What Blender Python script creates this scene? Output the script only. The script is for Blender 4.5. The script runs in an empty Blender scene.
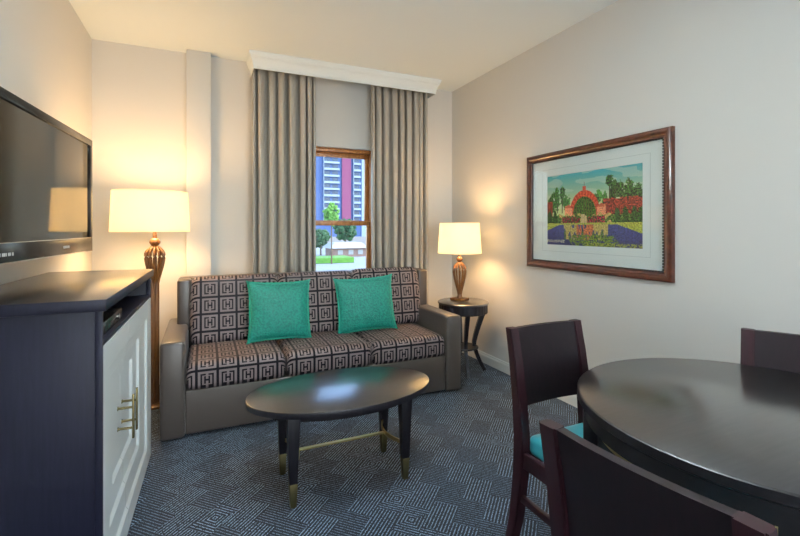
import bpy, bmesh, math, random
from mathutils import Vector, Matrix, noise
random.seed(7)
PI = math.pi
sc = bpy.context.scene
COL = sc.collection
# ------------------------------------------------------------------ helpers
class MB:
    """collects shapes into one bmesh"""
    def __init__(s): s.bm = bmesh.new()
    def _merge(s, b, mat=None):
        if mat is not None: b.transform(mat)
        me = bpy.data.meshes.new('t'); b.to_mesh(me); b.free(); s.bm.from_mesh(me); bpy.data.meshes.remove(me)
    def box(s, lo, hi, bev=0.0, seg=2, mat=None):
        b = bmesh.new(); bmesh.ops.create_cube(b, size=1)
        lo = Vector(lo); hi = Vector(hi)
        for v in b.verts:
            v.co = Vector(((lo[i]+hi[i])/2 + v.co[i]*(hi[i]-lo[i])) for i in range(3))
        if bev > 0:
            bmesh.ops.bevel(b, geom=list(b.edges), offset=bev, segments=seg, affect='EDGES', profile=0.5)
        s._merge(b, mat); return s
    def prism(s, pts, z0, z1, bev=0.0, seg=2, mat=None):
        """polygon in XY extruded between z0 and z1"""
        b = bmesh.new()
        vs = [b.verts.new((x, y, z0)) for x, y in pts]
        f = b.faces.new(vs)
        r = bmesh.ops.extrude_face_region(b, geom=[f])
        for v in r['geom']:
            if isinstance(v, bmesh.types.BMVert): v.co.z = z1
        bmesh.ops.recalc_face_normals(b, faces=list(b.faces))
        if bev > 0:
            es = [e for e in b.edges if abs(e.verts[0].co.z-e.verts[1].co.z) < 1e-6]
            bmesh.ops.bevel(b, geom=es, offset=bev, segments=seg, affect='EDGES', profile=0.5)
        s._merge(b, mat); return s
    def hexa(s, bottom, top, bev=0.0, mat=None):
        """box from 4 bottom and 4 top points"""
        b = bmesh.new()
        v = [b.verts.new(p) for p in bottom] + [b.verts.new(p) for p in top]
        b.faces.new((v[3], v[2], v[1], v[0])); b.faces.new(v[4:8])
        for i in range(4):
            j = (i+1) % 4; b.faces.new((v[i], v[j], v[4+j], v[4+i]))
        bmesh.ops.recalc_face_normals(b, faces=list(b.faces))
        if bev > 0: bmesh.ops.bevel(b, geom=list(b.edges), offset=bev, segments=2, affect='EDGES', profile=0.5)
        s._merge(b, mat); return s
    def lathe(s, prof, n=48, c=(0, 0, 0), mat=None, flute=None):
        b = bmesh.new(); rings = []
        for r, z in prof:
            if r <= 1e-6: rings.append([b.verts.new((c[0], c[1], c[2]+z))]); continue
            ring = []
            for k in range(n):
                a = 2*PI*k/n; rr = r*(flute(a, z) if flute else 1)
                ring.append(b.verts.new((c[0]+rr*math.cos(a), c[1]+rr*math.sin(a), c[2]+z)))
            rings.append(ring)
        for A, B in zip(rings, rings[1:]):
            if len(A) == 1 and len(B) == 1: continue
            for k in range(n):
                k2 = (k+1) % n
                if len(A) == 1: b.faces.new((A[0], B[k2], B[k]))
                elif len(B) == 1: b.faces.new((A[k], A[k2], B[0]))
                else: b.faces.new((A[k], A[k2], B[k2], B[k]))
        bmesh.ops.recalc_face_normals(b, faces=list(b.faces))
        s._merge(b, mat); return s
    def sweep(s, path, sect, up=Vector((0, 0, 1)), cap=True, scales=None, mat=None):
        """sweep a closed section [(side, up)] along a path of points"""
        b = bmesh.new(); rings = []; path = [Vector(p) for p in path]
        for i, p in enumerate(path):
            t = (path[min(i+1, len(path)-1)] - path[max(i-1, 0)]).normalized()
            side = t.cross(up)
            if side.length < 1e-5: side = Vector((1, 0, 0))
            side.normalize(); u = side.cross(t).normalized(); k = scales[i] if scales else 1
            rings.append([b.verts.new(p + side*(a*k) + u*(c*k)) for a, c in sect])
        m = len(sect)
        for A, B in zip(rings, rings[1:]):
            for k in range(m):
                k2 = (k+1) % m; b.faces.new((A[k], A[k2], B[k2], B[k]))
        if cap: b.faces.new(rings[0][::-1]); b.faces.new(rings[-1])
        bmesh.ops.recalc_face_normals(b, faces=list(b.faces))
        s._merge(b, mat); return s
    def tube(s, path, r, n=10, scales=None, **k):
        return s.sweep(path, [(r*math.cos(2*PI*i/n), r*math.sin(2*PI*i/n)) for i in range(n)], scales=scales, **k)
    def cushion(s, w, d, h, r, crown=0.02, n=14, mat=None, puff=0.0):
        """rounded, crowned box centred on the origin (w,d,h)"""
        b = bmesh.new(); bmesh.ops.create_cube(b, size=2)
        bmesh.ops.subdivide_edges(b, edges=list(b.edges), cuts=n*2-1, use_grid_fill=True)
        H = Vector((w/2, d/2, h/2))
        for v in b.verts:
            q = Vector()
            for i in range(3):
                t = v.co[i]; a = abs(t); e = 1-r/H[i]*1.0
                # concentrate rows near the edges
                a2 = a*(1.5-0.5*a*a) if a < 1 else 1
                q[i] = math.copysign(a2, t)*H[i]
            inner = Vector((max(-(H[i]-r), min(H[i]-r, q[i]))) for i in range(3))
            dd = q-inner
            p = inner + dd.normalized()*r if dd.length > 1e-7 else q
            u = p.x/H.x; vv = p.y/H.y; ww = p.z/H.z
            p = Vector((p.x*(1+puff*(1-ww*ww)*0.5), p.y*(1+puff*(1-ww*ww)), p.z + math.copysign(crown*(1-u**4)*(1-vv**4), ww)*min(1, abs(ww)*1.2)))
            v.co = p
        s._merge(b, mat); return s
    def build(s, name, mat, parent=None, smooth=35, mats=None):
        me = bpy.data.meshes.new(name); s.bm.to_mesh(me); s.bm.free()
        o = bpy.data.objects.new(name, me); COL.objects.link(o)
        for m in (mats or [mat]): me.materials.append(m)
        if smooth:
            for p in me.polygons: p.use_smooth = True
            me.set_sharp_from_angle(angle=math.radians(smooth))
        if parent: o.parent = parent
        return o
def tag(o, label=None, cat=None, group=None, kind=None):
    if label: o['label'] = label
    if cat: o['category'] = cat
    if group: o['group'] = group
    if kind: o['kind'] = kind
    return o
def empty(name, loc=(0, 0, 0), rz=0.0, label=None, cat=None, group=None):
    o = bpy.data.objects.new(name, None); COL.objects.link(o); o.empty_display_size = .1
    o.location = loc; o.rotation_euler = (0, 0, rz)
    return tag(o, label, cat, group)
def copy_tree(o, parent=None):
    c = o.copy(); COL.objects.link(c)
    if parent: c.parent = parent
    for ch in [x for x in bpy.data.objects if x.parent == o]: copy_tree(ch, c)
    return c
def T(x, y, z): return Matrix.Translation((x, y, z))
def RX(a): return Matrix.Rotation(a, 4, 'X')
def RY(a): return Matrix.Rotation(a, 4, 'Y')
def RZ(a): return Matrix.Rotation(a, 4, 'Z')
def side_mat(o, m):
    o.data.materials.append(m)
    for p in o.data.polygons:
        if abs(p.normal.z) < .9: p.material_index = 1
    return o
# ------------------------------------------------------------------ node helper
class NT:
    def __init__(s, name):
        s.m = bpy.data.materials.new(name); s.m.use_nodes = True; s.n = s.m.node_tree.nodes; s.l = s.m.node_tree.links
        s.p = s.n['Principled BSDF']; s.out = s.n['Material Output']
    def node(s, t, **k):
        x = s.n.new(t)
        for a, b in k.items(): setattr(x, a, b)
        return x
    def val(s, x, sock):
        if isinstance(x, (int, float)): sock.default_value = x
        elif isinstance(x, (tuple, list)): sock.default_value = x
        else: s.l.new(x, sock)
    def math(s, op, a, b=0.0, c=0.0):
        x = s.node('ShaderNodeMath', operation=op)
        s.val(a, x.inputs[0]); s.val(b, x.inputs[1]); s.val(c, x.inputs[2]); return x.outputs[0]
    def mix(s, f, a, b):
        x = s.node('ShaderNodeMix', data_type='RGBA')
        s.val(f, x.inputs[0]); s.val(a, x.inputs[6]); s.val(b, x.inputs[7]); return x.outputs[2]
    def coord(s, kind='Object'):
        return s.node('ShaderNodeTexCoord').outputs[kind]
    def noise(s, scale, detail=3, vec=None, rough=.5):
        x = s.node('ShaderNodeTexNoise'); x.inputs['Scale'].default_value = scale
        x.inputs['Detail'].default_value = detail; x.inputs['Roughness'].default_value = rough
        s.l.new(vec if vec is not None else s.coord(), x.inputs['Vector']); return x.outputs['Fac']
    def scalevec(s, v, sc_):
        x = s.node('ShaderNodeVectorMath', operation='MULTIPLY'); s.l.new(v, x.inputs[0]); x.inputs[1].default_value = sc_; return x.outputs[0]
    def ramp(s, f, stops):
        x = s.node('ShaderNodeValToRGB'); s.l.new(f, x.inputs[0]); e = x.color_ramp.elements
        while len(e) < len(stops): e.new(.5)
        for k, (p, c) in enumerate(stops): e[k].position = p; e[k].color = c
        return x.outputs[0]
    def bump(s, h, strength=.2, dist=.01):
        x = s.node('ShaderNodeBump'); x.inputs['Strength'].default_value = strength; x.inputs['Distance'].default_value = dist
        s.l.new(h, x.inputs['Height']); s.l.new(x.outputs[0], s.p.inputs['Normal'])
    def set(s, **k):
        for a, b in k.items(): s.val(b, s.p.inputs[a.replace('_', ' ')])
        return s
def C(r, g, b): return (r, g, b, 1)
def simple(name, col, rough=.5, metal=0, spec=.5, coat=0, var=0.0, vs=8, bump=0, bs=200, **k):
    t = NT(name)
    if var > 0:
        f = t.noise(vs, 4); a = C(*[c*(1-var) for c in col]); b = C(*[min(1, c*(1+var)) for c in col])
        t.l.new(t.mix(f, a, b), t.p.inputs['Base Color'])
    else: t.p.inputs['Base Color'].default_value = C(*col)
    t.set(Roughness=rough, Metallic=metal)
    t.p.inputs['Specular IOR Level'].default_value = spec
    t.p.inputs['Coat Weight'].default_value = coat; t.p.inputs['Coat Roughness'].default_value = .12
    if bump: t.bump(t.noise(bs, 2), bump, .002)
    for a, b in k.items(): t.val(b, t.p.inputs[a.replace('_', ' ')])
    return t.m
def wood(name, dark, light, rough=.3, coat=.3, axis=(1, 14, 14), scale=6, spec=.5, crough=.15):
    t = NT(name); v = t.scalevec(t.coord(), axis)
    f = t.noise(scale, 6, v, .65)
    t.l.new(t.ramp(f, [(.3, C(*dark)), (.7, C(*light))]), t.p.inputs['Base Color'])
    t.set(Roughness=rough); t.p.inputs['Coat Weight'].default_value = coat; t.p.inputs['Coat Roughness'].default_value = crough
    t.p.inputs['Specular IOR Level'].default_value = spec
    t.bump(f, .04, .002); return t.m
M = {}
M['wall'] = simple('wall_paint', (.68, .67, .64), .75, spec=.25, bump=.12, bs=420)
M['ceiling'] = simple('ceiling_paint', (.79, .87, .89), .85, spec=.2, bump=.1, bs=300)
M['trim'] = simple('white_trim_paint', (.80, .82, .80), .4)
M['cornice'] = simple('white_cornice_paint', (.78, .85, .87), .45)
M['espresso'] = wood('espresso_wood', (.004, .003, .004), (.010, .008, .009), .38, .05, (14, 1.2, 14), spec=.3)
M['espresso_v'] = wood('espresso_wood_upright', (.005, .004, .006), (.012, .010, .014), .40, .05, (14, 14, 1), spec=.3)
M['table_top'] = wood('espresso_table_top', (.010, .008, .009), (.022, .018, .019), .30, 1.0, (1.2, 14, 14), crough=.20, spec=.6)
for k_ in ('table_top',): M[k_].node_tree.nodes['Principled BSDF'].inputs['Coat IOR'].default_value = 1.85
M['mahogany'] = wood('mahogany_wood', (.010, .002, .004), (.025, .005, .008), .42, .0, spec=.3, axis=(14, 14, 1.1))
M['chair_panel'] = wood('dark_chair_panel', (.004, .002, .003), (.010, .004, .006), .45, .0, spec=.25, axis=(14, 14, 1.1))
M['brass'] = simple('brushed_brass', (.62, .47, .20), .32, metal=1, bump=.05)
M['aged_brass'] = simple('aged_brass', (.17, .14, .065), .42, metal=1, var=.2, vs=30)
M['door_white'] = simple('white_lacquer', (.74, .79, .79), .35)
M['navy_wood'] = wood('midnight_wood_side', (.004, .0045, .012), (.009, .009, .021), .45, .0, spec=.22, axis=(14, 14, 1))
M['bronze'] = wood('bronze_painted_wood', (.07, .024, .005), (.24, .095, .022), .35, .3, (20, 20, 1.5), spec=.5)
M['black_plastic'] = simple('black_gloss_plastic', (.014, .012, .010), .2, spec=.22)
M['black_niche'] = simple('black_interior', (.006, .006, .008), .4)
M['screen'] = simple('screen_glass', (.016, .016, .013), .05, spec=.35)
M['chrome'] = simple('chrome', (.7, .7, .68), .15, metal=1)
M['leather'] = simple('taupe_leather', (.060, .045, .037), .36, spec=.55, var=.08, vs=5, bump=.25, bs=260)
M['leather'].node_tree.nodes['Principled BSDF'].inputs['Sheen Weight'].default_value = .1
M['seam'] = simple('dark_leather_piping', (.05, .042, .036), .5)
M['teal_vinyl'] = simple('teal_vinyl', (.035, .30, .36), .35, bump=.1, bs=150)
M['frame_wood'] = wood('picture_frame_wood', (.030, .007, .004), (.10, .024, .010), .30, .4, (3, 3, 3), 9)
M['mat_board'] = simple('pale_mat_board', (.66, .74, .73), .8, spec=.2)
M['window_wood'] = wood('varnished_window_wood', (.30, .10, .02), (.58, .24, .06), .4, .2, (10, 10, 2), 5)
M['plate'] = simple('outlet_plastic', (.75, .72, .62), .4)
M['silver_print'] = simple('silver_print', (.6, .6, .58), .4)
def velvet():
    t = NT('emerald_velvet'); f = t.noise(75, 5); g = t.noise(9, 3)
    f = t.ramp(f, [(.35, C(0, 0, 0)), (.65, C(1, 1, 1))]); c = t.mix(f, C(.0, .105, .082), C(.002, .235, .170)); c = t.mix(t.math('MULTIPLY', g, .5), c, C(.003, .26, .20))
    t.l.new(c, t.p.inputs['Base Color']); t.set(Roughness=.55)
    t.p.inputs['Sheen Weight'].default_value = .45; t.p.inputs['Sheen Roughness'].default_value = .35
    t.p.inputs['Sheen Tint'].default_value = C(.2, .95, .7)
    t.bump(f, .35, .006); return t.m
M['velvet'] = velvet()
M['velvet_trim'] = simple('emerald_fringe', (.004, .30, .20), .5, bump=.5, bs=120)
def curtain_mat():
    t = NT('woven_curtain_cloth'); v = t.scalevec(t.coord(), (260, 260, 18))
    f = t.noise(1, 2, v); t.l.new(t.mix(f, C(.33, .305, .265), C(.50, .47, .41)), t.p.inputs['Base Color'])
    t.set(Roughness=.6); t.p.inputs['Sheen Weight'].default_value = .25
    t.bump(f, .15, .002); return t.m
M['curtain'] = curtain_mat()
def greek():
    """cut-pile upholstery: grid of squares, each with an open ring and an H"""
    t = NT('greek_key_upholstery'); co = t.coord(); s = t.node('ShaderNodeSeparateXYZ'); t.l.new(co, s.inputs[0])
    c = .122
    def cell(x):
        fr = t.math('FRACT', t.math('ADD', t.math('DIVIDE', x, c), 50.0)); return t.math('MULTIPLY_ADD', fr, 2.0, -1.0)
    u = cell(s.outputs[0]); v = cell(t.math('ADD', s.outputs[1], s.outputs[2]))
    au = t.math('ABSOLUTE', u); av = t.math('ABSOLUTE', v); ch = t.math('MAXIMUM', au, av)
    gt = lambda a, b: t.math('GREATER_THAN', a, b)
    lt = lambda a, b: t.math('LESS_THAN', a, b)
    AND = lambda a, b: t.math('MULTIPLY', a, b)
    OR = lambda a, b: t.math('MAXIMUM', a, b)
    line = gt(ch, .87)
    ring = AND(AND(gt(ch, .47), lt(ch, .63)), gt(au, .12))
    bars = AND(AND(gt(au, .12), lt(au, .28)), lt(av, .38))
    cross = AND(lt(av, .09), lt(au, .20))
    m = OR(OR(line, ring), OR(bars, cross))
    n = t.noise(420, 2)
    light = t.mix(n, C(.14, .108, .104), C(.26, .205, .195)); dark = t.mix(n, C(.003, .002, .004), C(.009, .006, .010))
    t.l.new(t.mix(m, light, dark), t.p.inputs['Base Color']); t.set(Roughness=.5)
    t.p.inputs['Sheen Weight'].default_value = .03; t.p.inputs['Specular IOR Level'].default_value = .12
    t.bump(t.math('SUBTRACT', 1.0, m), .4, .004); return t.m
M['greek'] = greek()
def carpet():
    t = NT('navy_maze_carpet'); s = t.node('ShaderNodeSeparateXYZ'); t.l.new(t.coord(), s.inputs[0])
    k = 1/math.sqrt(2); x, y = s.outputs[0], s.outputs[1]
    p = t.math('MULTIPLY', t.math('ADD', x, y), k); q = t.math('MULTIPLY', t.math('SUBTRACT', y, x), k)
    c = .118; lw = .0148
    def cf(a): return t.math('ADD', t.math('DIVIDE', a, c), 100.0)
    qc = cf(q); pc = t.math('ADD', t.math('MULTIPLY', cf(p), .62), t.math('MULTIPLY', t.math('FLOOR', qc), .37)); ip, iq = t.math('FLOOR', pc), t.math('FLOOR', qc)
    fp = t.math('MULTIPLY', t.math('SUBTRACT', t.math('FRACT', pc), .5), c/.62); fq = t.math('MULTIPLY', t.math('SUBTRACT', t.math('FRACT', qc), .5), c)
    par = t.math('MODULO', t.math('ADD', ip, iq), 2.0)
    third = t.math('MODULO', t.math('ADD', ip, t.math('MULTIPLY', iq, 2.0)), 3.0)
    # stripes along p (vary with q), or L-shaped nested bends
    bend = t.math('MAXIMUM', t.math('ADD', fp, fq), t.math('SUBTRACT', fq, fp))
    nest = t.math('MAXIMUM', t.math('ABSOLUTE', fp), t.math('ABSOLUTE', fq))
    big = t.math('MODULO', t.math('ADD', t.math('FLOOR', t.math('MULTIPLY', pc, .25)), t.math('FLOOR', t.math('MULTIPLY', qc, .25))), 2.0)
    sel = t.math('MULTIPLY', t.math('GREATER_THAN', third, 1.5), big)
    a = t.node('ShaderNodeMix', data_type='FLOAT'); t.l.new(par, a.inputs[0]); t.l.new(q, a.inputs[2]); t.l.new(p, a.inputs[3])
    b = t.node('ShaderNodeMix', data_type='FLOAT'); t.l.new(sel, b.inputs[0]); t.l.new(a.outputs[0], b.inputs[2]); t.l.new(nest, b.inputs[3])
    st = t.math('FRACT', t.math('ADD', t.math('DIVIDE', b.outputs[0], lw), 500.0))
    line = t.math('LESS_THAN', t.math('ABSOLUTE', t.math('SUBTRACT', st, .5)), .17)
    n = t.noise(170, 2); tuft = t.math('GREATER_THAN', n, .47)
    # across-lines read fainter than along-lines
    wgt = t.math('MULTIPLY_ADD', t.math('MULTIPLY', par, t.math('SUBTRACT', 1.0, sel)), -.42, .95)
    fac = t.math('MULTIPLY', t.math('MULTIPLY', line, tuft), wgt)
    n2 = t.noise(500, 2)
    base = t.mix(n2, C(.001, .002, .006), (.004, .008, .018, 1))
    t.l.new(t.mix(fac, base, C(.26, .36, .48)), t.p.inputs['Base Color']); t.set(Roughness=.85)
    t.p.inputs['Specular IOR Level'].default_value = .2
    t.p.inputs['Sheen Weight'].default_value = .12
    t.bump(n2, .4, .004); return t.m
M['carpet'] = carpet()
def shade_mat(name, col, e, es):
    t = NT(name); d = t.node('ShaderNodeBsdfDiffuse'); tr = t.node('ShaderNodeBsdfTranslucent'); m = t.node('ShaderNodeMixShader')
    v = t.scalevec(t.coord(), (1, 1, 1)); f = t.noise(260, 2, v); c = t.mix(f, C(*[x*.92 for x in col]), C(*col))
    t.l.new(c, d.inputs[0]); t.l.new(c, tr.inputs[0]); m.inputs[0].default_value = .55
    t.l.new(d.outputs[0], m.inputs[1]); t.l.new(tr.outputs[0], m.inputs[2])
    em = t.node('ShaderNodeEmission'); em.inputs[0].default_value = C(*e); em.inputs[1].default_value = es
    ad = t.node('ShaderNodeAddShader'); t.l.new(m.outputs[0], ad.inputs[0]); t.l.new(em.outputs[0], ad.inputs[1])
    t.l.new(ad.outputs[0], t.out.inputs[0]); return t.m
M['shade'] = shade_mat('cream_lamp_shade', (.90, .85, .70), (1, .74, .36), .24)
def glass(name, tint=(1, 1, 1), gl=.08):
    t = NT(name); tr = t.node('ShaderNodeBsdfTransparent'); tr.inputs[0].default_value = C(*tint)
    g = t.node('ShaderNodeBsdfGlossy'); g.inputs['Roughness'].default_value = .02; m = t.node('ShaderNodeMixShader')
    m.inputs[0].default_value = gl
    t.l.new(tr.outputs[0], m.inputs[1]); t.l.new(g.outputs[0], m.inputs[2])
    t.l.new(m.outputs[0], t.out.inputs[0]); return t.m
M['glass'] = glass('window_glass', (.96, .99, 1), .03); M['picture_glass'] = glass('picture_glass', (1, 1, 1), .015)
M['bulb'] = simple('warm_bulb', (1, .8, .5), .4, Emission_Color=C(1, .65, .3), Emission_Strength=6.0)

# ------------------------------------------------------------------ the room (metres; camera stands at x=0, y=0)
XL, XR, YB, YF, ZC = -.815, 2.47, 4.137, -2.6, 2.79
def struct(o): o['kind'] = 'structure'; return o
struct(MB().box((XL-.15, YF-.15, -.12), (XR+.15, YB+.25, 0)).build('floor', M['carpet'], smooth=0))
struct(MB().box((XL-.15, YF-.15, ZC), (XR+.15, YB+.25, ZC+.12)).build('ceiling', M['ceiling'], smooth=0))
struct(MB().box((XL-.15, YF-.15, 0), (XL, YB+.25, ZC)).build('wall_left', M['wall'], smooth=0))
struct(MB().box((XR, YF-.15, 0), (XR+.15, YB+.25, ZC)).build('wall_right', M['wall'], smooth=0))
WX0, WX1, WZ0, WZ1 = .90, 1.565, .74, 2.085
w = MB()
w.box((XL, YB, 0), (WX0, YB+.22, ZC)); w.box((WX1, YB, 0), (XR, YB+.22, ZC))
w.box((WX0, YB, 0), (WX1, YB+.22, WZ0)); w.box((WX0, YB, WZ1), (WX1, YB+.22, ZC))
struct(w.build('wall_back', M['wall'], smooth=0))
# wall behind the camera with a wide glazed opening
RX0, RX1, RZ0, RZ1 = -.3, 2.1, .25, 2.35
w = MB()
w.box((XL, YF-.15, 0), (RX0, YF, ZC)); w.box((RX1, YF-.15, 0), (XR, YF, ZC))
w.box((RX0, YF-.15, 0), (RX1, YF, RZ0)); w.box((RX0, YF-.15, RZ1), (RX1, YF, ZC))
struct(w.build('wall_front', M['wall'], smooth=0))
g = MB()
for x in (RX0, (RX0+RX1)/2-.03, RX1-.06): g.box((x, YF-.10, RZ0), (x+.06, YF-.05, RZ1), .004)
for z in (RZ0, RZ1-.06): g.box((RX0, YF-.10, z), (RX1, YF-.05, z+.06), .004)
struct(g.build('window_2', M['trim']))
# pier on the back wall
struct(MB().box((-.142, YB-.085, 0), (.045, YB, ZC), .003).build('trim_1', M['wall']))
# skirting
def skirt(name, a, b, n):
    """skirting board from a to b; n points into the room"""
    a = Vector((*a, 0)); b = Vector((*b, 0)); n = Vector((*n, 0)); m = MB(); bm = m.bm
    prof = [(0, 0), (.015, 0), (.015, .068), (.011, .078), (.008, .082), (.008, .092), (.004, .096), (0, .096)]
    r = [[bm.verts.new(p + n*o + Vector((0, 0, z))) for o, z in prof] for p in (a, b)]
    for k in range(len(prof)):
        k2 = (k+1) % len(prof); bm.faces.new((r[0][k], r[0][k2], r[1][k2], r[1][k]))
    bm.faces.new(r[0][::-1]); bm.faces.new(r[1]); bmesh.ops.recalc_face_normals(bm, faces=list(bm.faces))
    return struct(m.build(name, M['trim'], smooth=0))
skirt('baseboard_right', (XR, YF), (XR, YB), (-1, 0)); skirt('baseboard_left', (XL, YF), (XL, YB), (1, 0))
skirt('baseboard_back', (.045, YB), (XR-.015, YB), (0, -1)); skirt('baseboard_corner', (XL+.015, YB), (-.142, YB), (0, -1))
# window in the back wall
wf = MB(); y0, y1 = YB+.045, YB+.15
wf.box((WX0, y0, WZ1-.035), (WX1, y1, WZ1), .004); wf.box((WX0, y0, WZ0), (WX1, y1, WZ0+.04), .004)
wf.box((WX0, y0, WZ0+.04), (WX0+.03, y1, WZ1-.035), .004); wf.box((WX1-.028, y0, WZ0+.04), (WX1, y1, WZ1-.035), .004)
win = struct(wf.build('window_1', M['window_wood']))
zr = 1.355
up = MB(); a, b = WX0+.03, WX1-.028; ys = YB+.10
up.box((a, ys, WZ1-.035-.045), (b, ys+.035, WZ1-.035), .004); up.box((a, ys, zr-.02), (b, ys+.035, zr+.02), .004)
up.box((a, ys, zr+.02), (a+.04, ys+.035, WZ1-.08), .004); up.box((b-.04, ys, zr+.02), (b, ys+.035, WZ1-.08), .004)
up.build('upper_sash', M['window_wood'], win)
lo = MB(); ys2 = YB+.058
lo.box((a, ys2, zr-.03), (b, ys2+.035, zr+.012), .004); lo.box((a, ys2, WZ0+.04), (b, ys2+.035, WZ0+.09), .004)
lo.box((a, ys2, WZ0+.09), (a+.035, ys2+.035, zr-.03), .004); lo.box((b-.035, ys2, WZ0+.09), (b, ys2+.035, zr-.03), .004)
lo.build('lower_sash', M['window_wood'], win)
MB().box((a+.035, ys+.015, zr), (b-.035, ys+.019, WZ1-.07)).build('upper_pane', M['glass'], win, 0)
MB().box((a+.03, ys2+.015, WZ0+.08), (b-.03, ys2+.019, zr-.02)).build('lower_pane', M['glass'], win, 0)
MB().box((WX0+.02, YB-.05, WZ0-.03), (WX1-.02, YB+.04, WZ0), .006).build('window_sill', M['trim'], win)
# crown-moulded cornice box over the curtains
cx0, cx1, cyf = .378, 2.13, 3.89
prof = [(0, -.135), (.004, -.135), (.004, -.118), (.012, -.112), (.012, -.100), (.016, -.094), (.024, -.078), (.038, -.062), (.052, -.052),
        (.056, -.050), (.056, -.040), (.064, -.036), (.072, -.028), (.076, -.018), (.080, -.014), (.080, 0), (0, 0)]
m = MB(); bm = m.bm; rings = []
for (px, py, dx, dy) in ((cx0, YB, -1, 0), (cx0, cyf, -1, -1), (cx1, cyf, 1, -1), (cx1, YB, 1, 0)):
    rings.append([bm.verts.new((px+dx*o*.5, py+dy*o*.6, ZC+z)) for o, z in prof])
for A, B in zip(rings, rings[1:]):
    for k in range(len(prof)):
        k2 = (k+1) % len(prof); bm.faces.new((A[k], A[k2], B[k2], B[k]))
bm.faces.new(rings[0]); bm.faces.new(rings[-1][::-1]); bmesh.ops.recalc_face_normals(bm, faces=list(bm.faces))
m.box((cx0-.0, cyf, ZC-.03), (cx1, YB, ZC-.002))
cornice = m.build('curtain_cornice', M['cornice'], smooth=25)
tag(cornice, 'white crown-moulded cornice box above both curtains against the ceiling', 'cornice')

# ------------------------------------------------------------------ curtains
def curtain(name, x0, x1, ztop, zbot, nf, seed, label):
    rnd = random.Random(seed); m = MB(); bm = m.bm; N = nf*18; Z = 34
    fw = [rnd.uniform(.6, 1.45) for _ in range(nf)]; tot = sum(fw); edges = [0]
    for f in fw: edges.append(edges[-1]+f/tot)
    am = [rnd.uniform(.75, 1.15) for _ in range(nf)]; off = [rnd.uniform(-.012, .012) for _ in range(nf+1)]
    cy = YB-.125; rows = []
    for j in range(Z+1):
        z = ztop+(zbot-ztop)*j/Z; h = j/Z; row = []
        for i in range(N+1):
            t = i/N; k = min(nf-1, max(0, next((q for q in range(nf) if t <= edges[q+1]), nf-1)))
            ph = (t-edges[k])/(edges[k+1]-edges[k])
            A = .060*am[k]*(.7+.3*min(1, h*6))
            w_ = math.cos(2*PI*ph+.5*math.sin(seed+k)*(.3+h)); w_ = math.copysign(abs(w_)**.65, w_)
            y = cy + A*w_*-1 + .006*math.sin(9*t+5*h+seed)
            # pinch at the head: small side shift, and folds wander a little lower down
            x = x0+(x1-x0)*t + .010*math.sin(2*PI*ph*2)*(1-.4*h)*1.3 + off[k]*h*math.sin(PI*ph)
            if j == 0: y = cy + (y-cy)*.8
            row.append(bm.verts.new((x, y, z)))
        rows.append(row)
    for A, B in zip(rows, rows[1:]):
        for i in range(N): bm.faces.new((A[i], A[i+1], B[i+1], B[i]))
    o = m.build(name, M['curtain'], smooth=0)
    for p in o.data.polygons: p.use_smooth = True
    so = o.modifiers.new('s', 'SOLIDIFY'); so.thickness = .003
    tag(o, label, 'curtain', 'curtains at the window'); return o
curtain('curtain', .375, .925, ZC-.075, .015, 7, 3, 'grey-taupe pleated curtain left of the window, behind the left of the sofa')
curtain('curtain', 1.475, 2.085, ZC-.075, .015, 8, 11, 'grey-taupe pleated curtain right of the window, nearer the small table lamp')

# ------------------------------------------------------------------ sofa
S = empty('sofa', (0, 0, 0), 0, 'long taupe leather sofa with greek-key cushions below the curtained window', 'sofa')
def arm(x0, x1):
    m = MB(); m.box((x0, 2.98, .012), (x1, 3.80, .605), .022, 3)
    o = m.build('arm', M['leather'], S, 40)
    p = MB(); path = []
    for x, z in ((x0+.006, .05), (x0+.006, .585), (x0+.02, .6), (x1-.02, .6), (x1-.006, .585), (x1-.006, .05)): path.append((x, 2.988, z))
    p.tube(path, .0035, 6, up=Vector((0, 1, 0))).build('piping', M['seam'], o)
arm(-.25, -.112); arm(1.732, 1.868)
MB().box((-.112, 3.0, .022), (1.732, 3.75, .295), .012, 3).build('base', M['leather'], S, 40)
b = MB(); b.box((-.185, 3.66, .10), (1.85, 3.80, .925), .02, 3); b.build('back_frame', M['leather'], S, 40)
MB().box((-.185, 3.53, .55), (-.092, 3.67, .925), .02, 3).build('wing', M['leather'], S, 40)
MB().box((1.757, 3.53, .55), (1.85, 3.67, .925), .02, 3).build('wing', M['leather'], S, 40)
cw = (1.732+.112)/3
for i in range(3):
    xc = -.112+cw*(i+.5)
    o = MB().cushion(cw-.004, .57, .165, .045, .012, mat=None).build('seat_cushion', M['greek'], S, 60); o.location = (xc, 3.27, .372)
    # keep the weave aligned across cushions
    e = MB()
    zz = .372+.07
cwb = (1.757+.092)/3
for i in range(3):
    xc = -.092+cwb*(i+.5)
    o = MB().cushion(cwb-.003, .17, .50, .05, .0, puff=.10).build('back_cushion', M['greek'], S, 60)
    o.location = (xc, 3.585, .685+(.012 if i == 2 else 0)); o.rotation_euler = (-.16, 0, 0)
for x, y in ((-.19, 3.05), (1.80, 3.05), (-.19, 3.72), (1.80, 3.72)):
    MB().lathe([(0, 0), (.022, 0), (.026, .024), (0, .024)], 16, (x, y, 0)).build('foot', M['black_plastic'], S)
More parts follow.
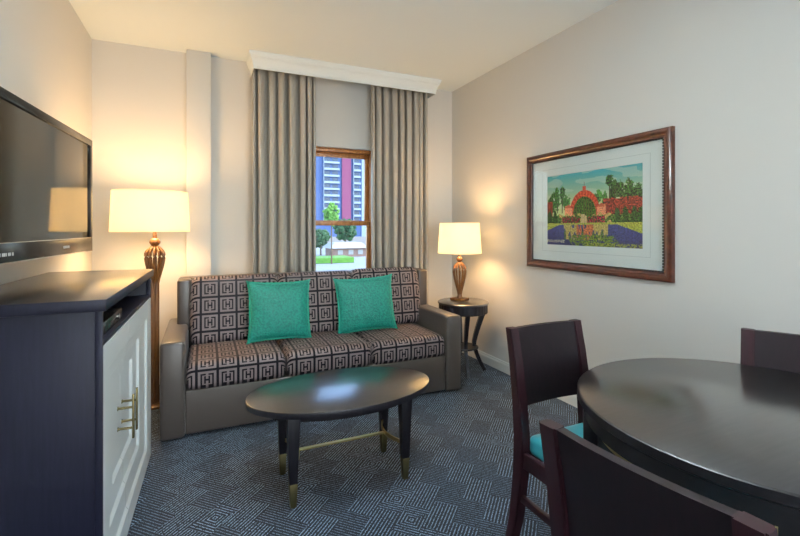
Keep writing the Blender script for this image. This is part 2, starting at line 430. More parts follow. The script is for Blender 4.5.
# pillows
def pillow(loc, w_, h_, rot, label):
    r = empty('throw_pillow', loc, 0, label, 'pillow', 'green pillows on the sofa'); r.rotation_euler = rot
    m = MB(); bm = m.bm; N = 40; sides = []
    def edge(u, v):
        ku = 1-.075*(1-v*v)-.0; kv = 1-.075*(1-u*u)
        return u*w_/2*ku, v*h_/2*kv
    for sgn in (-1, 1):
        g = []
        for i in range(N+1):
            row = []
            for j in range(N+1):
                u = -1+2*i/N; v = -1+2*j/N; u = math.sin(u*PI/2); v = math.sin(v*PI/2)
                x, z = edge(u, v); th = .072*(max(0, (1-u*u)*(1-v*v)))**.42
                th += .004*noise.noise(Vector((u*3, v*3, sgn*4+loc[0]*9)))*(1-u*u)*(1-v*v)*2
                row.append(bm.verts.new((x, sgn*th, z)))
            g.append(row)
        for i in range(N):
            for j in range(N):
                q = (g[i][j], g[i+1][j], g[i+1][j+1], g[i][j+1]); bm.faces.new(q if sgn < 0 else q[::-1])
    bmesh.ops.remove_doubles(bm, verts=list(bm.verts), dist=.0004)
    m.build('pillow_cover', M['velvet'], r, 60)
    # ruffled trim running round the seam
    t = MB(); bm = t.bm; rnd = random.Random(int(loc[0]*100)); P = []
    for k in range(4):
        for q in range(60):
            s_ = -1+2*q/60; s_ = math.sin(s_*PI/2)
            u, v = ((s_, -1), (1, s_), (-s_, 1), (-1, -s_))[k]; P.append((u, v))
    inn = []; out = []
    for (u, v) in P:
        x, z = edge(u, v); L = math.hypot(x, z); c = abs(u*v)**10
        d = .010+.008*c+rnd.uniform(-.002, .003); yy = rnd.uniform(-.006, .006)
        inn.append(bm.verts.new((x*.985, 0, z*.985))); out.append(bm.verts.new((x+x/L*d, yy, z+z/L*d)))
    n = len(P)
    for k in range(n): bm.faces.new((inn[k], inn[(k+1) % n], out[(k+1) % n], out[k]))
    o = t.build('ruffled_trim', M['velvet_trim'], r, 60); so = o.modifiers.new('s', 'SOLIDIFY'); so.thickness = .006; so.offset = 0
    return r
pillow((.512, 3.36, .683), .45, .43, (-.22, .02, .02), 'emerald velvet throw pillow leaning at the left of the sofa')
pillow((1.198, 3.375, .680), .47, .43, (-.22, -.05, -.12), 'emerald velvet throw pillow leaning at the right of the sofa')

# ------------------------------------------------------------------ coffee table
CT = empty('coffee_table', (.662, 2.215, 0), 0, 'low oval espresso coffee table with brass-tipped legs before the sofa', 'table')
def ell(a, b, n=96): return [(a*math.cos(2*PI*k/n), b*math.sin(2*PI*k/n)) for k in range(n)]
side_mat(MB().prism(ell(.485, .292), .438, .468, .003).build('table_top', M['table_top'], CT, 30), M['espresso_v'])
m = MB(); m.prism(ell(.40, .215), .395, .439, 0); m.build('apron', M['espresso'], CT, 30)
for sx in (-1, 1):
    for sy in (-1, 1):
        x, y = sx*.287, sy*.150
        def sq(x, y, h, z): return [(x-h, y-h, z), (x+h, y-h, z), (x+h, y+h, z), (x-h, y+h, z)]
        lg = MB().hexa(sq(x, y, .0185, .11), sq(x, y, .030, .440), .002).build('leg', M['espresso_v'], CT)
        f = MB().hexa(sq(x, y, .0135, 0), sq(x, y, .019, .112), .0015).build('brass_foot', M['aged_brass'], lg); f['label'] = 'aged brass leg tip'
rect = [(-.004, -.009), (.004, -.009), (.004, .009), (-.004, .009)]
m = MB()
m.sweep([(-.232, 0, .185), (0, 0, .185), (.232, 0, .185)], [(-.009, -.004), (.009, -.004), (.009, .004), (-.009, .004)])
for s in (-1, 1):
    path = [(s*(.235+.045*(abs(t)**2.0)), .14*t, .185) for t in [k/10-1 for k in range(21)]]
    m.sweep(path, rect)
m.build('stretcher', M['brass'], CT, 30)['label'] = 'pale brass curved stretcher'

# ------------------------------------------------------------------ drum side table and its lamp
SX, SY = 2.13, 3.375
ST = empty('side_table', (SX, SY, 0), 0, 'small round dark side table between the sofa and right wall', 'table')
MB().lathe([(0, .64), (.222, .64), (.228, .636), (.228, .626), (.222, .62), (.0, .62)], 64).build('table_top', M['table_top'], ST, 40)
fl = lambda a, z: 1+.006*math.cos(a*36)
MB().lathe([(0, .622), (.218, .622), (.218, .545), (.214, .54), (0, .54)], 216, flute=fl).build('drum_apron', M['espresso_v'], ST, 25)
m = MB()
MB().lathe([(0, .235), (.135, .235), (.138, .228), (.135, .222), (0, .222)], 48).build('lower_shelf', M['espresso'], ST, 40)
for a in (-20, 70, 160, 250):
    a = math.radians(a); path = []; scl = []
    for k in range(15):
        t = k/14; z = .545*(1-t)+.012*t; r = .190-.19*t+.245*t*t - .0*t
        r = .185 - .10*math.sin(t*PI*.62)+.095*max(0, t-.55)/.45*1.1
        path.append((r*math.cos(a), r*math.sin(a), z)); scl.append(1-.35*t)
    MB().sweep(path, [(-.022, -.018), (.022, -.018), (.022, .018), (-.022, .018)], up=Vector((-math.sin(a), math.cos(a), 0)), scales=scl).build('leg', M['espresso_v'], ST, 40)

def reeds(parent, z0, z1, rmax, rbot, rtop, n=12, thick=.012):
    """basket of slender upright reeds, closed at both ends"""
    m = MB()
    for k in range(n):
        a = 2*PI*k/n; path = []; scl = []
        for q in range(17):
            t = q/16; z = z1+(z0-z1)*t
            r = rtop+(rmax-rtop)*math.sin(min(1, t/.22)*PI/2) if t < .22 else rbot+(rmax-rbot)*(math.cos((t-.22)/.78*PI)*.5+.5)**.8
            path.append((r*math.cos(a), r*math.sin(a), z)); scl.append(1 if t < .8 else 1-.45*(t-.8)/.2)
        m.tube(path, thick/2, 8, scales=scl)
    return m.build('reed_cage', M['bronze'], parent, 60)
def shade(parent, z0, z1, r0, r1, dx=0, dy=0):
    th = .003
    m = MB().lathe([(r0, z0), (r1, z1), (r1-th, z1), (r0-th, z0), (r0, z0)], 72, (dx, dy, 0))
    sh = m.build('lamp_shade', M['shade'], parent, 60)
    for z, rr in ((z0, r0), (z1, r1)):
        r = MB()
        r.lathe([(rr+.0012, z-.004), (rr+.0012, z+.004), (rr-th-.001, z+.004), (rr-th-.001, z-.004), (rr+.0012, z-.004)], 72, (dx, dy, 0))
        r.build('shade_rim', M['shade'], sh, 60)
    s = MB()
    for k in range(3):
        a = 2*PI*k/3+.4; s.tube([(0, 0, z1-.03), (r1*.5*math.cos(a)+dx*.5, r1*.5*math.sin(a)+dy*.5, z1-.028), ((r1-.003)*math.cos(a)+dx, (r1-.003)*math.sin(a)+dy, z1-.008)], .0018, 6)
    s.build('shade_spider', M['aged_brass'], sh)
    return sh
def warm(name, loc, power, rad, parent, col=(1, .60, .27)):
    l = bpy.data.lights.new(name, 'POINT'); l.energy = power; l.color = col; l.shadow_soft_size = rad
    o = bpy.data.objects.new(name, l); COL.objects.link(o); o.location = loc; o.parent = parent; return o
# table lamp
TL = empty('table_lamp', (SX-.005, SY+.05, .642), 0, 'small bronze reeded table lamp glowing on the round side table', 'lamp')
MB().box((-.062, -.062, 0), (.062, .062, .022), .003, 2, RZ(.35)).build('base', M['bronze'], TL)
MB().lathe([(0, .02), (.030, .02), (.022, .035), (.020, .05), (.013, .055), (0, .055)], 24).build('socle', M['bronze'], TL, 40)
reeds(TL, .045, .345, .056, .016, .016, 12, .015)
MB().lathe([(0, .33), (.018, .335), (.012, .345), (.024, .358), (.030, .372), (.024, .388), (.012, .396), (.010, .44), (0, .44)], 24).build('finial_ball', M['bronze'], TL, 50)
MB().tube([(0, 0, .43), (0, 0, .68)], .005, 8).build('rod', M['aged_brass'], TL)
MB().lathe([(0, .49), (.016, .495), (.028, .53), (.022, .56), (0, .575)], 16).build('bulb', M['bulb'], TL, 60)
shade(TL, .432, .700, .198, .180)
warm('table_lamp_light', (0, 0, .56), 17, .07, TL)
# floor lamp
FL = empty('floor_lamp', (-.335, 3.65, 0), 0, 'tall bronze reeded floor lamp glowing between cabinet and sofa', 'lamp')
MB().lathe([(0, 0), (.078, 0), (.078, .012), (.07, .02), (.03, .03), (.022, .05), (0, .05)], 40).build('base', M['bronze'], FL, 40)
MB().lathe([(0, .04), (.034, .04), (.030, .07), (.026, .10), (.026, .92), (.024, .94), (0, .94)], 60, flute=lambda a, z: 1+.12*math.cos(a*8)).build('fluted_pole', M['bronze'], FL, 60)
reeds(FL, .90, 1.165, .062, .026, .018, 12, .017)
MB().lathe([(0, 1.15), (.018, 1.155), (.014, 1.165), (.026, 1.175), (.036, 1.192), (.036, 1.202), (.026, 1.218), (.014, 1.226), (.013, 1.27), (0, 1.27)], 24).build('finial_ball', M['bronze'], FL, 50)
MB().tube([(0, 0, 1.26), (0, 0, 1.56)], .005, 8).build('rod', M['aged_brass'], FL)
MB().lathe([(0, 1.35), (.018, 1.355), (.030, 1.39), (.024, 1.43), (0, 1.445)], 16).build('bulb', M['bulb'], FL, 60)
shade(FL, 1.277, 1.560, .256, .243, -.025, 0)
warm('floor_lamp_light', (-.01, 0, 1.43), 27, .09, FL)
# wall outlet
o = empty('wall_outlet', (-.255, YB, .42), 0, 'small ivory socket plate on the wall behind the floor lamp', 'outlet')
MB().box((-.036, -.007, -.058), (.036, 0, .058), .002).build('plate', M['plate'], o)
MB().box((-.014, -.010, .006), (.014, -.006, .036), .002).box((-.014, -.010, -.036), (.014, -.006, -.006), .002).build('socket', M['plate'], o)

# ------------------------------------------------------------------ media cabinet
ang = -math.radians(1.36)
CB = empty('media_cabinet', (-.308, 1.714, 0), ang, 'dark cabinet with white panelled doors under the television', 'cabinet')
L = 1.141; D = .475
c = MB()
c.box((-D, 0, 0), (-.022, .022, 1.027), .001); c.box((-D, L-.022, 0), (-.022, L, 1.027), .001)
c.box((-D, .022, 0), (-D+.015, L-.022, 1.027)); c.box((-D+.015, .022, .04), (-.05, L-.022, .06)); c.box((-D+.015, .022, .905), (-.004, L-.022, .922), .001)
c.box((-.022, 0, 0), (0, .010, 1.027), .001); c.box((-.022, L-.010, 0), (0, L, 1.027), .001)
c.build('carcass', M['navy_wood'], CB)
side_mat(MB().box((-D-.004, -.012, 1.027), (.012, L+.012, 1.066), .003).build('cabinet_top', M['table_top'], CB), M['navy_wood'])
n = MB(); n.box((-.30, .024, .922), (-.29, L-.024, 1.026)); n.build('niche_back', M['black_niche'], CB)
R_ = [(.22, .59, .318, .700), (.135, .70, .215, .764), (.05, .868, .105, .818)]
def dep(y, z):
    f = y/L; d = 0
    for a, b, c_, e in R_:
        q = min((f-a)*L, (b-f)*L, z-c_, e-z)/.016
        d -= max(0, min(1, q))*.010
    return d
def door(ya, yb, za, zb):
    ys = {ya, yb}; zs = {za, zb}
    for a, b, c_, e in R_:
        for v in (a*L, a*L+.016, b*L-.016, b*L): ys.add(v)
        for v in (c_, c_+.016, e-.016, e): zs.add(v)
    k = ya
    while k < yb: ys.add(k); k += .012
    k = za
    while k < zb: zs.add(k); k += .012
    ys = sorted(v for v in ys if ya <= v <= yb); zs = sorted(v for v in zs if za <= v <= zb)
    m = MB(); bm = m.bm
    fr = [[bm.verts.new((dep(y, z), y, z)) for z in zs] for y in ys]; bk = [[bm.verts.new((-.050, y, z)) for z in (za, zb)] for y in (ya, yb)]
    for i in range(len(ys)-1):
        for j in range(len(zs)-1): bm.faces.new((fr[i][j], fr[i+1][j], fr[i+1][j+1], fr[i][j+1]))
    bm.faces.new((bk[0][0], bk[0][1], bk[1][1], bk[1][0]))
    bm.faces.new([r[0] for r in fr][::-1] + [bk[0][0], bk[1][0]][:2]) ; bm.faces.new([r[-1] for r in fr] + [bk[1][1], bk[0][1]])
    bm.faces.new(fr[0] + [bk[0][1], bk[0][0]]); bm.faces.new(fr[-1][::-1] + [bk[1][0], bk[1][1]])
    bmesh.ops.recalc_face_normals(bm, faces=list(bm.faces))
    d = m.build('door', M['door_white'], CB, 25); d['label'] = 'white panelled door'; return d
seam = .395*L
d1 = door(.0115, seam-.0015, .012, .904); d2 = door(seam+.0015, L-.0115, .012, .904)
for d, y in ((d1, .352*L), (d2, .425*L)):
    h = MB(); x0 = dep(y, .5)-.002
    h.box((.022, y-.008, .427), (.030, y+.008, .607), .0015)
    for z in (.470, .555): h.tube([(x0, y, z), (.024, y, z)], .005, 10, up=Vector((0, 0, 1))); h.lathe([(0, -.004), (.009, -.004), (.009, 0), (0, 0)], 16, mat=T(x0+.004, y, z) @ RY(PI/2))
    h.build('handle', M['aged_brass'], d)['label'] = 'aged brass bar handle'
SB = empty('set_top_box', (-.308, 1.714, .9225), ang, 'black set-top box in the open niche of the cabinet', 'box')
MB().box((-.22, .12, 0), (-.018, .42, .046), .003).build('casing', M['black_plastic'], SB)
MB().box((-.019, .16, .012), (-.016, .30, .030), .001).build('display', M['screen'], SB)
MB().lathe([(0, 0), (.012, 0), (.012, .004), (0, .004)], 20, mat=T(-.019, .36, .022) @ RY(PI/2)).build('knob', M['chrome'], SB)

# ------------------------------------------------------------------ television on a wall arm
ta = -math.radians(3.9)
TVW, TVH = 1.056, .618
TV = empty('television', (-.579, 2.927, 1.486), ta, 'black flat-screen television on a wall arm above the cabinet', 'television')
z0, z1 = -.312, .302
m = MB(); m.box((-.055, -TVW, z0), (-.008, 0, z1), .006, 3)
bz = MB(); bt = .035; bb = .075
m.build('casing', M['black_plastic'], TV)
bz.box((-.010, -TVW, z1-bt), (.006, 0, z1), .003); bz.box((-.010, -TVW, z0), (.006, 0, z0+bb), .003)
bz.box((-.010, -TVW, z0+bb), (.006, -TVW+bt, z1-bt), .003); bz.box((-.010, -bt, z0+bb), (.006, 0, z1-bt), .003)
bz.build('bezel', M['black_plastic'], TV)
MB().box((-.009, -TVW+bt-.002, z0+bb-.002), (-.002, -bt+.002, z1-bt+.002)).build('screen', M['screen'], TV, 0)
tr = MB(); tr.box((.004, -TVW+bt, z0+bb-.003), (.0072, -bt, z0+bb)); tr.box((.004, -TVW+.004, z0), (.0072, -.004, z0+.004)); tr.build('chrome_line', M['chrome'], TV, 0)
tx = MB()
for k, wd in enumerate((.007, .008, .009, .007, .007, .008, .008)):      # small blurred maker's mark
    y = -.43+k*.0112; tx.box((.0058, y, z0+.030), (.0068, y+wd, z0+.042))
tx.build('printed_mark', M['silver_print'], TV, 0); tx = MB()
for k, wd in enumerate((.010, .004, .011, .009, .004, .010, .004, .010)):
    y = -1.02+k*.0145; tx.box((.0058, y, z0+.026), (.0068, y+wd, z0+.038))
tx.build('printed_mark', M['silver_print'], TV, 0)
MB().box((-.063, -.70, -.14), (-.053, -.42, .14), .002).box((-.16, -.60, -.03), (-.06, -.52, .03), .004).box((-.193, -.66, -.12), (-.160, -.46, .12), .002, mat=None).build('mount_arm', M['black_niche'], TV)

# ------------------------------------------------------------------ picture on the right wall
PY0, PY1, PZ0, PZ1 = 1.650, 2.885, .985, 1.885
PC = ((PY0+PY1)/2, (PZ0+PZ1)/2); PW, PH = PY1-PY0, PZ1-PZ0
PF = empty('framed_picture', (XR, PC[0], PC[1]), 0, 'mahogany-framed print of a garden pavilion and pond on the right wall', 'picture')
def ringprof(prof, w2, h2):
    """profile (inset, proud) swept round a rectangle in the YZ plane; proud goes towards -X"""
    m = MB(); bm = m.bm; rs = []
    for sy, sz in ((-1, -1), (1, -1), (1, 1), (-1, 1)):
        rs.append([bm.verts.new((-o, sy*(w2-i), sz*(h2-i))) for i, o in prof])
    for k in range(4):
        A, B = rs[k], rs[(k+1) % 4]
        for q in range(len(prof)):
            q2 = (q+1) % len(prof); bm.faces.new((A[q], A[q2], B[q2], B[q]))
    bmesh.ops.recalc_face_normals(bm, faces=list(bm.faces)); return m
ringprof([(0, .002), (0, .028), (.004, .034), (.012, .038), (.024, .038), (.034, .032), (.040, .024), (.046, .022), (.052, .024), (.056, .018), (.056, .008), (.02, .002)], PW/2, PH/2).build('frame', M['frame_wood'], PF, 40)
bd = MB()
wi, hi = PW/2-.0595, PH/2-.0595
ny, nz = 62, 44
for k in range(ny):
    y = -wi+2*wi*(k+.5)/ny
    for s in (-1, 1): bd.box((-.024, y-.0055, s*hi-.003), (-.013, y+.0055, s*hi+.003), .001, 1)
for k in range(nz):
    z = -hi+2*hi*(k+.5)/nz
    for s in (-1, 1): bd.box((-.024, s*wi-.003, z-.0055), (-.013, s*wi+.003, z+.0055), .001, 1)
bd.build('beading', M['black_niche'], PF, 0)['label'] = 'dark beaded inner edge'
# mat board with a window
a0, a1 = -PC[0]+1.848, -PC[0]+2.668; b0, b1 = 1.172-PC[1], 1.702-PC[1]
mm = MB(); x = -.010; wj, hj = PW/2-.05, PH/2-.05
mm.box((x, -wj, -hj), (x+.004, wj, b0)); mm.box((x, -wj, b1), (x+.004, wj, hj)); mm.box((x, -wj, b0), (x+.004, a0, b1)); mm.box((x, a1, b0), (x+.004, wj, b1))
mt = mm.build('mat_board', M['mat_board'], PF, 0)
ln = MB(); g_ = .052
for (p, q) in (((a0-g_, b0-g_), (a1+g_, b0-g_+.002)), ((a0-g_, b1+g_), (a1+g_, b1+g_+.002)), ((a0-g_, b0-g_), (a0-g_+.002, b1+g_)), ((a1+g_, b0-g_), (a1+g_+.002, b1+g_+.002))):
    ln.box((x-.0006, p[0], p[1]), (x+.0004, q[0], q[1]))
ln.build('ruled_line', simple('mat_line', (.38, .46, .46), .8), mt, 0)
# the print: a garden scene drawn cell by cell on a flat sheet
def scene_col(u, v):
    """u: 0 left..1 right as seen, v: 0 bottom..1 top"""
    n1 = 1.5*noise.noise(Vector((u*22, v*16, 1))); n2 = 1.9*noise.noise(Vector((u*60, v*45, 5))); n3 = 2.0*noise.noise(Vector((u*95, v*70, 9)))
    W = lambda c, k=0.0: tuple(max(0, min(1, x*(1+k))) for x in c)
    c = tuple(a_*(1-t_)+b_*t_ for a_, b_ in zip((.62, .68, .36), (.10, .42, .46)) for t_ in [min(1, max(0, (v-.55)/.42))])  # sky
    if noise.noise(Vector((u*5, v*12, 3))) > .12: c = tuple(a_*.6+b_*.4 for a_, b_ in zip(c, (.62, .70, .60)))
    def blob(cx_, cy_, rx_, ry_): return ((u-cx_)/rx_)**2+((v-cy_)/ry_)**2 < 1+.55*n1+.35*n2
    green = (.05, .14, .03)
    for cx_, cy_, rx_, ry_, k in ((.05, .56, .05, .16, 0), (.12, .66, .045, .17, .4), (.19, .72, .035, .12, .1), (.24, .58, .045, .12, .5), (.60, .66, .03, .09, 1.2), (.57, .60, .03, .1, .4), (.66, .60, .03, .10, .6),
                                  (.70, .84, .045, .06, -.2), (.75, .80, .03, .05, .2), (.80, .70, .045, .12, -.2), (.88, .68, .05, .14, .1), (.95, .63, .06, .13, -.2), (.73, .62, .035, .15, -.3)):
        if blob(cx_, cy_, rx_, ry_): c = W(green, k+1.3*n2+.9*n3)
    for tx_, th_ in ((.705, .78), (.755, .75), (.13, .6), (.19, .66)):
        if abs(u-tx_) < .005 and .45 < v < th_: c = (.09, .06, .03)
    # long wings and arched hall
    if .64 < u < 1.0 and .36 < v < .62-.02*abs(u-.85)+.012*n2: c = W((.30, .055, .03), 1.1*n3+.5*n2)
    if 0.0 < u < .07 and .36 < v < .62: c = W((.30, .055, .03), .8*n3)
    du = (u-.445)/.165; R1 = (v-.44)/.31
    if abs(du) < 1.35 and .33 < v < .55: c = W((.62, .22, .10), .5*n3)
    if du*du+R1*R1 < 1 and v > .40: c = W((.46, .06, .025), .5*n3)
    if du*du+R1*R1 < 1 and v > .40 and (int((math.atan2(R1, du))*9) % 2 == 0): c = W((.62, .12, .05), .4*n3)
    du = (u-.445)/.125; R2 = (v-.43)/.235
    if du*du+R2*R2 < 1 and v > .40: c = W((.07, .16, .02), 1.4*n3+.5*n2) if int(u*110) % 3 else (.16, .15, .04)
    if abs(u-.445) < .018 and .73 < v < .80: c = (.50, .10, .05)
    if abs(u-.445) < .004 and .80 <= v < .86: c = (.25, .08, .05)
    for tu in (.265, .625):
        if abs(u-tu) < .045 and .34 < v < .52: c = W((.75, .34, .20), .35*n3)
        if abs(u-tu) < .03 and .52 <= v < .57-abs(u-tu): c = (.55, .15, .07)
    if .30 < v < .42+.03*n1:
        c = W((.55, .42, .16), .5*n3) if .15 < u < .75 and n1 > .0 else W((.10, .20, .04), 1.2*n3)
        if .19 < u < .40 and v < .39+.03*n1: c = W((.28, .02, .05), 1.3*n3) if n2 > -.12 else W((.06, .13, .03), n3)
        if .48 < u < .66 and v < .40+.03*n1: c = W((.36, .02, .06), 1.3*n3) if n2 > -.12 else W((.06, .13, .03), n3)
        if .41 < u < .475: c = W((.60, .48, .28), .3*n3)
        if v < .34 and (u < .17 or u > .74): c = W((.03, .10, .02), n3)
    # small dark shrubs on the right lawn
    for cx_ in (.78, .85, .93, .985, .03, .10):
        if blob(cx_, .40, .028, .09): c = W((.03, .11, .02), 1.2*n3)
    # lawn edges and pond
    if v <= .31: c = W((.42, .46, .10), .5*n3)
    pond = v < .285-(.0 if .15 < u < .78 else (.15-u)*.55 if u <= .15 else (u-.78)*.50)
    if pond:
        c = tuple(a_*(1-v*2.2)+b_*v*2.2 for a_, b_ in zip((.035, .045, .16), (.11, .13, .34)))
        c = W(c, .35*n2)
        if abs(u-.45) < .24 and v > .08:
            k = noise.noise(Vector((u*34, v*6, 2)))
            if k > -.05: c = W((.50, .42, .16), .4*n3) if abs(u-.45) > .09 else W((.55, .20, .09), .5*n3)
            elif k < -.22: c = W((.10, .17, .05), n3)
        if (v < .15 and abs(u-.53) < .26-.6*abs(v-.07)) and noise.noise(Vector((u*26, v*60, 7))) > -.12: c = W((.17, .25, .04), .8*n3)
        if v < .05 and u > .45 and n2 > -.1: c = W((.30, .34, .07), .6*n3)
    if u < .22 and .035 < v < .075 and n3 > 0: c = (.55, .55, .40)
    return c
m = MB(); bm = m.bm; NU, NV = 190, 122; lay = bm.loops.layers.float_color.new('ink')
# seen from the room the picture's left is the far (+Y) side
vs = [[bm.verts.new((-.0085, a1+(a0-a1)*i/NU, b0+(b1-b0)*j/NV)) for j in range(NV+1)] for i in range(NU+1)]
for i in range(NU):
    for j in range(NV):
        f = bm.faces.new((vs[i][j], vs[i+1][j], vs[i+1][j+1], vs[i][j+1])); cc = scene_col((i+.5)/NU, (j+.5)/NV)
        for l in f.loops: l[lay] = (*[x**1.22 for x in cc], 1)
t = NT('printed_ink'); at = t.node('ShaderNodeVertexColor'); at.layer_name = 'ink'; t.l.new(at.outputs[0], t.p.inputs['Base Color']); t.set(Roughness=.6)
m.build('print', t.m, PF, 0)
MB().box((-.0155, -wj, -hj), (-.0140, wj, hj)).build('pane', M['picture_glass'], PF, 0)

# ------------------------------------------------------------------ dining table
DT = empty('dining_table', (1.523, .756, 0), 0, 'round dark espresso dining table in the right foreground', 'table')
side_mat(MB().lathe([(0, .76), (.506, .76), (.511, .756), (.511, .733), (.506, .729), (0, .729)], 128).build('table_top', M['table_top'], DT, 40), M['espresso'])
MB().lathe([(0, .730), (.487, .730), (.487, .672), (.448, .668), (.448, .53), (0, .53)], 128).build('apron', M['espresso'], DT, 40)
MB().sweep([(.452*math.cos(math.radians(a)), .452*math.sin(math.radians(a)), .648) for a in range(140, 211, 2)], [(-.004, -.011), (.004, -.011), (.004, .011), (-.004, .011)]).build('brass_rail', M['brass'], DT, 40)['label'] = 'yellow brass rail under the apron'
for k in range(4):
    a = math.radians(134-90*k)
    MB().box((.445, -.02, .53), (.492, .02, .729), .002, 2, RZ(a)).build('apron_block', M['espresso_v'], DT)
MB().lathe([(0, .53), (.16, .53), (.12, .525), (.085, .52), (.075, .35), (.085, .18), (.14, .09), (.26, .05), (.30, .02), (.30, 0), (0, 0)], 64).build('pedestal', M['espresso_v'], DT, 40)

# ------------------------------------------------------------------ dining chairs
def make_chair():
    """origin at the floor under the seat's centre; the sitter faces -Y, the back is at +Y"""
    r = empty('dining_chair'); W2 = .196; sw = .044
    def yb(z):  # centre line of the rear post
        return .205 if z < .10 else 0
    zs = [(0, .285), (.15, .245), (.32, .222), (.47, .215), (.62, .228), (.78, .252), (.895, .275)]
    for s in (-1, 1):
        x0, x1 = (s*W2, s*(W2-sw)); x0, x1 = min(x0, x1), max(x0, x1)
        m = MB(); bm = m.bm; rings = []
        for z, y in zs:
            h = .026-.010*max(0, z-.5)/.4 if z > .3 else .020+.006*z/.3
            rings.append([bm.verts.new(p) for p in ((x0, y-h, z), (x1, y-h, z), (x1, y+h, z), (x0, y+h, z))])
        for A, B in zip(rings, rings[1:]):
            for k in range(4): bm.faces.new((A[k], A[(k+1) % 4], B[(k+1) % 4], B[k]))
        bm.faces.new(rings[0][::-1]); bm.faces.new(rings[-1]); bmesh.ops.recalc_face_normals(bm, faces=list(bm.faces))
        bmesh.ops.bevel(bm, geom=[e for e in bm.edges if abs(e.verts[0].co.z-e.verts[1].co.z) > .01], offset=.004, segments=2, affect='EDGES')
        m.build('back_post', M['mahogany'], r, 30)
        f = MB(); h0, h1 = .013, .020; xx, yy = s*(W2-.022), -.195
        f.hexa([(xx-h0, yy-h0, 0), (xx+h0, yy-h0, 0), (xx+h0, yy+h0, 0), (xx-h0, yy+h0, 0)], [(xx-h1, yy-h1, .43), (xx+h1, yy-h1, .43), (xx+h1, yy+h1, .43), (xx-h1, yy+h1, .43)], .003)
        f.build('leg', M['mahogany'], r)
        a, b = sorted((s*(W2-.010), s*(W2-.030)))
        MB().box((a, -.18, .365), (b, .20, .425), .002).build('seat_rail', M['mahogany'], r)
        MB().box((a, -.185, .225), (b, .215, .252), .003).build('side_stretcher', M['mahogany'], r)
    MB().box((-W2+.03, -.208, .365), (W2-.03, -.186, .425), .002).build('front_rail', M['mahogany'], r)
    MB().box((-W2+.03, .200, .365), (W2-.03, .222, .425), .002).build('rear_rail', M['mahogany'], r)
    # back panel, gently curved, with a lighter cap strip
    def yc(z):
        for (za, ya), (zb, yb_) in zip(zs, zs[1:]):
            if za <= z <= zb: return ya+(yb_-ya)*(z-za)/(zb-za)
        return zs[-1][1]
    m = MB(); bm = m.bm; N = 14; J = 8; fr = []; bk = []
    for i in range(N+1):
        t_ = i/N*2-1; x = t_*(W2-sw); bow = .012*(1-t_*t_); F = []; B = []
        for j in range(J+1):
            z = .595+(.894-.595)*j/J
            F.append(bm.verts.new((x, yc(z)-.012+bow, z))); B.append(bm.verts.new((x, yc(z)+.010+bow, z)))
        fr.append(F); bk.append(B)
    for i in range(N):
        for j in range(J):
            bm.faces.new((fr[i][j], fr[i+1][j], fr[i+1][j+1], fr[i][j+1])); bm.faces.new((bk[i][j+1], bk[i+1][j+1], bk[i+1][j], bk[i][j]))
        bm.faces.new((fr[i][J], fr[i+1][J], bk[i+1][J], bk[i][J])); bm.faces.new((fr[i+1][0], fr[i][0], bk[i][0], bk[i+1][0]))
    for j in range(J):
        bm.faces.new((fr[0][j+1], bk[0][j+1], bk[0][j], fr[0][j])); bm.faces.new((fr[N][j], bk[N][j], bk[N][j+1], fr[N][j+1]))
    bmesh.ops.recalc_face_normals(bm, faces=list(bm.faces))
    m.build('back_panel', M['chair_panel'], r, 40)
    c = MB().cushion(2*W2-.075, .40, .075, .022, .008, 8).build('seat', M['teal_vinyl'], r, 60); c.location = (0, .0, .452)
    c['label'] = 'teal vinyl seat pad'
    return r
ch = make_chair()
spots = [((1.318, 1.165), math.radians(1), 'dark wooden dining chair with teal seat, nearest the coffee table'),
         ((.945, .553), math.radians(96), 'dark wooden dining chair seen from behind, cut off by the photo bottom edge'),
         ((1.809, .759), math.radians(-65.7), 'dark wooden dining chair at the right edge, beyond the round table')]
for i, (p, a, lab) in enumerate(spots):
    o = ch if i == 0 else copy_tree(ch)
    o.location = (p[0], p[1], 0); o.rotation_euler = (0, 0, a); tag(o, lab, 'chair', 'chairs around the dining table')

# ------------------------------------------------------------------ outside the window
GZ = -5.0
M['ground'] = simple('pale_road', (0.246, 0.262, 0.262), .9, var=.1, vs=.2)
M['lawn'] = simple('lawn', (0.050, 0.136, 0.031), .95, var=.3, vs=1)
M['tower_blue'] = simple('tower_blue_wall', (0.053, 0.098, 0.238), .8)
M['tower_white'] = simple('tower_white_balcony', (0.253, 0.311, 0.376), .8)
M['tower_glass'] = simple('tower_dark_window', (0.020, 0.045, 0.098), .2)
M['tower_pink'] = simple('tower_pink_stripe', (0.198, 0.043, 0.106), .8)
M['leaf'] = simple('leafy_green', (0.099, 0.248, 0.037), .9, var=.6, vs=2.5)
M['leaf2'] = simple('leafy_dark_green', (0.024, 0.082, 0.028), .9, var=.5, vs=2)
M['bark'] = simple('bark', (.12, .08, .05), .9)
M['plaster'] = simple('pale_plaster', (0.253, 0.238, 0.229), .9)
M['roof_pale'] = simple('pale_roof', (0.327, 0.335, 0.327), .9)
M['terracotta'] = simple('coral_wall', (0.238, 0.145, 0.119), .9)
struct(MB().box((-150, YB+3, GZ-.5), (400, 420, GZ)).build('ground', M['ground'], smooth=0))
Tw = empty('apartment_tower', (67, 230, GZ), 0, 'tall blue apartment tower with pink stripe seen through the window', 'building')
MB().box((-16, 0, 0), (15.5, 16, 58)).build('wall', M['tower_blue'], Tw, 0)
MB().box((.9, -.8, 6), (6.0, 0, 58), 0).build('pink_stripe', M['tower_pink'], Tw, 0)['label'] = 'magenta vertical stripe'
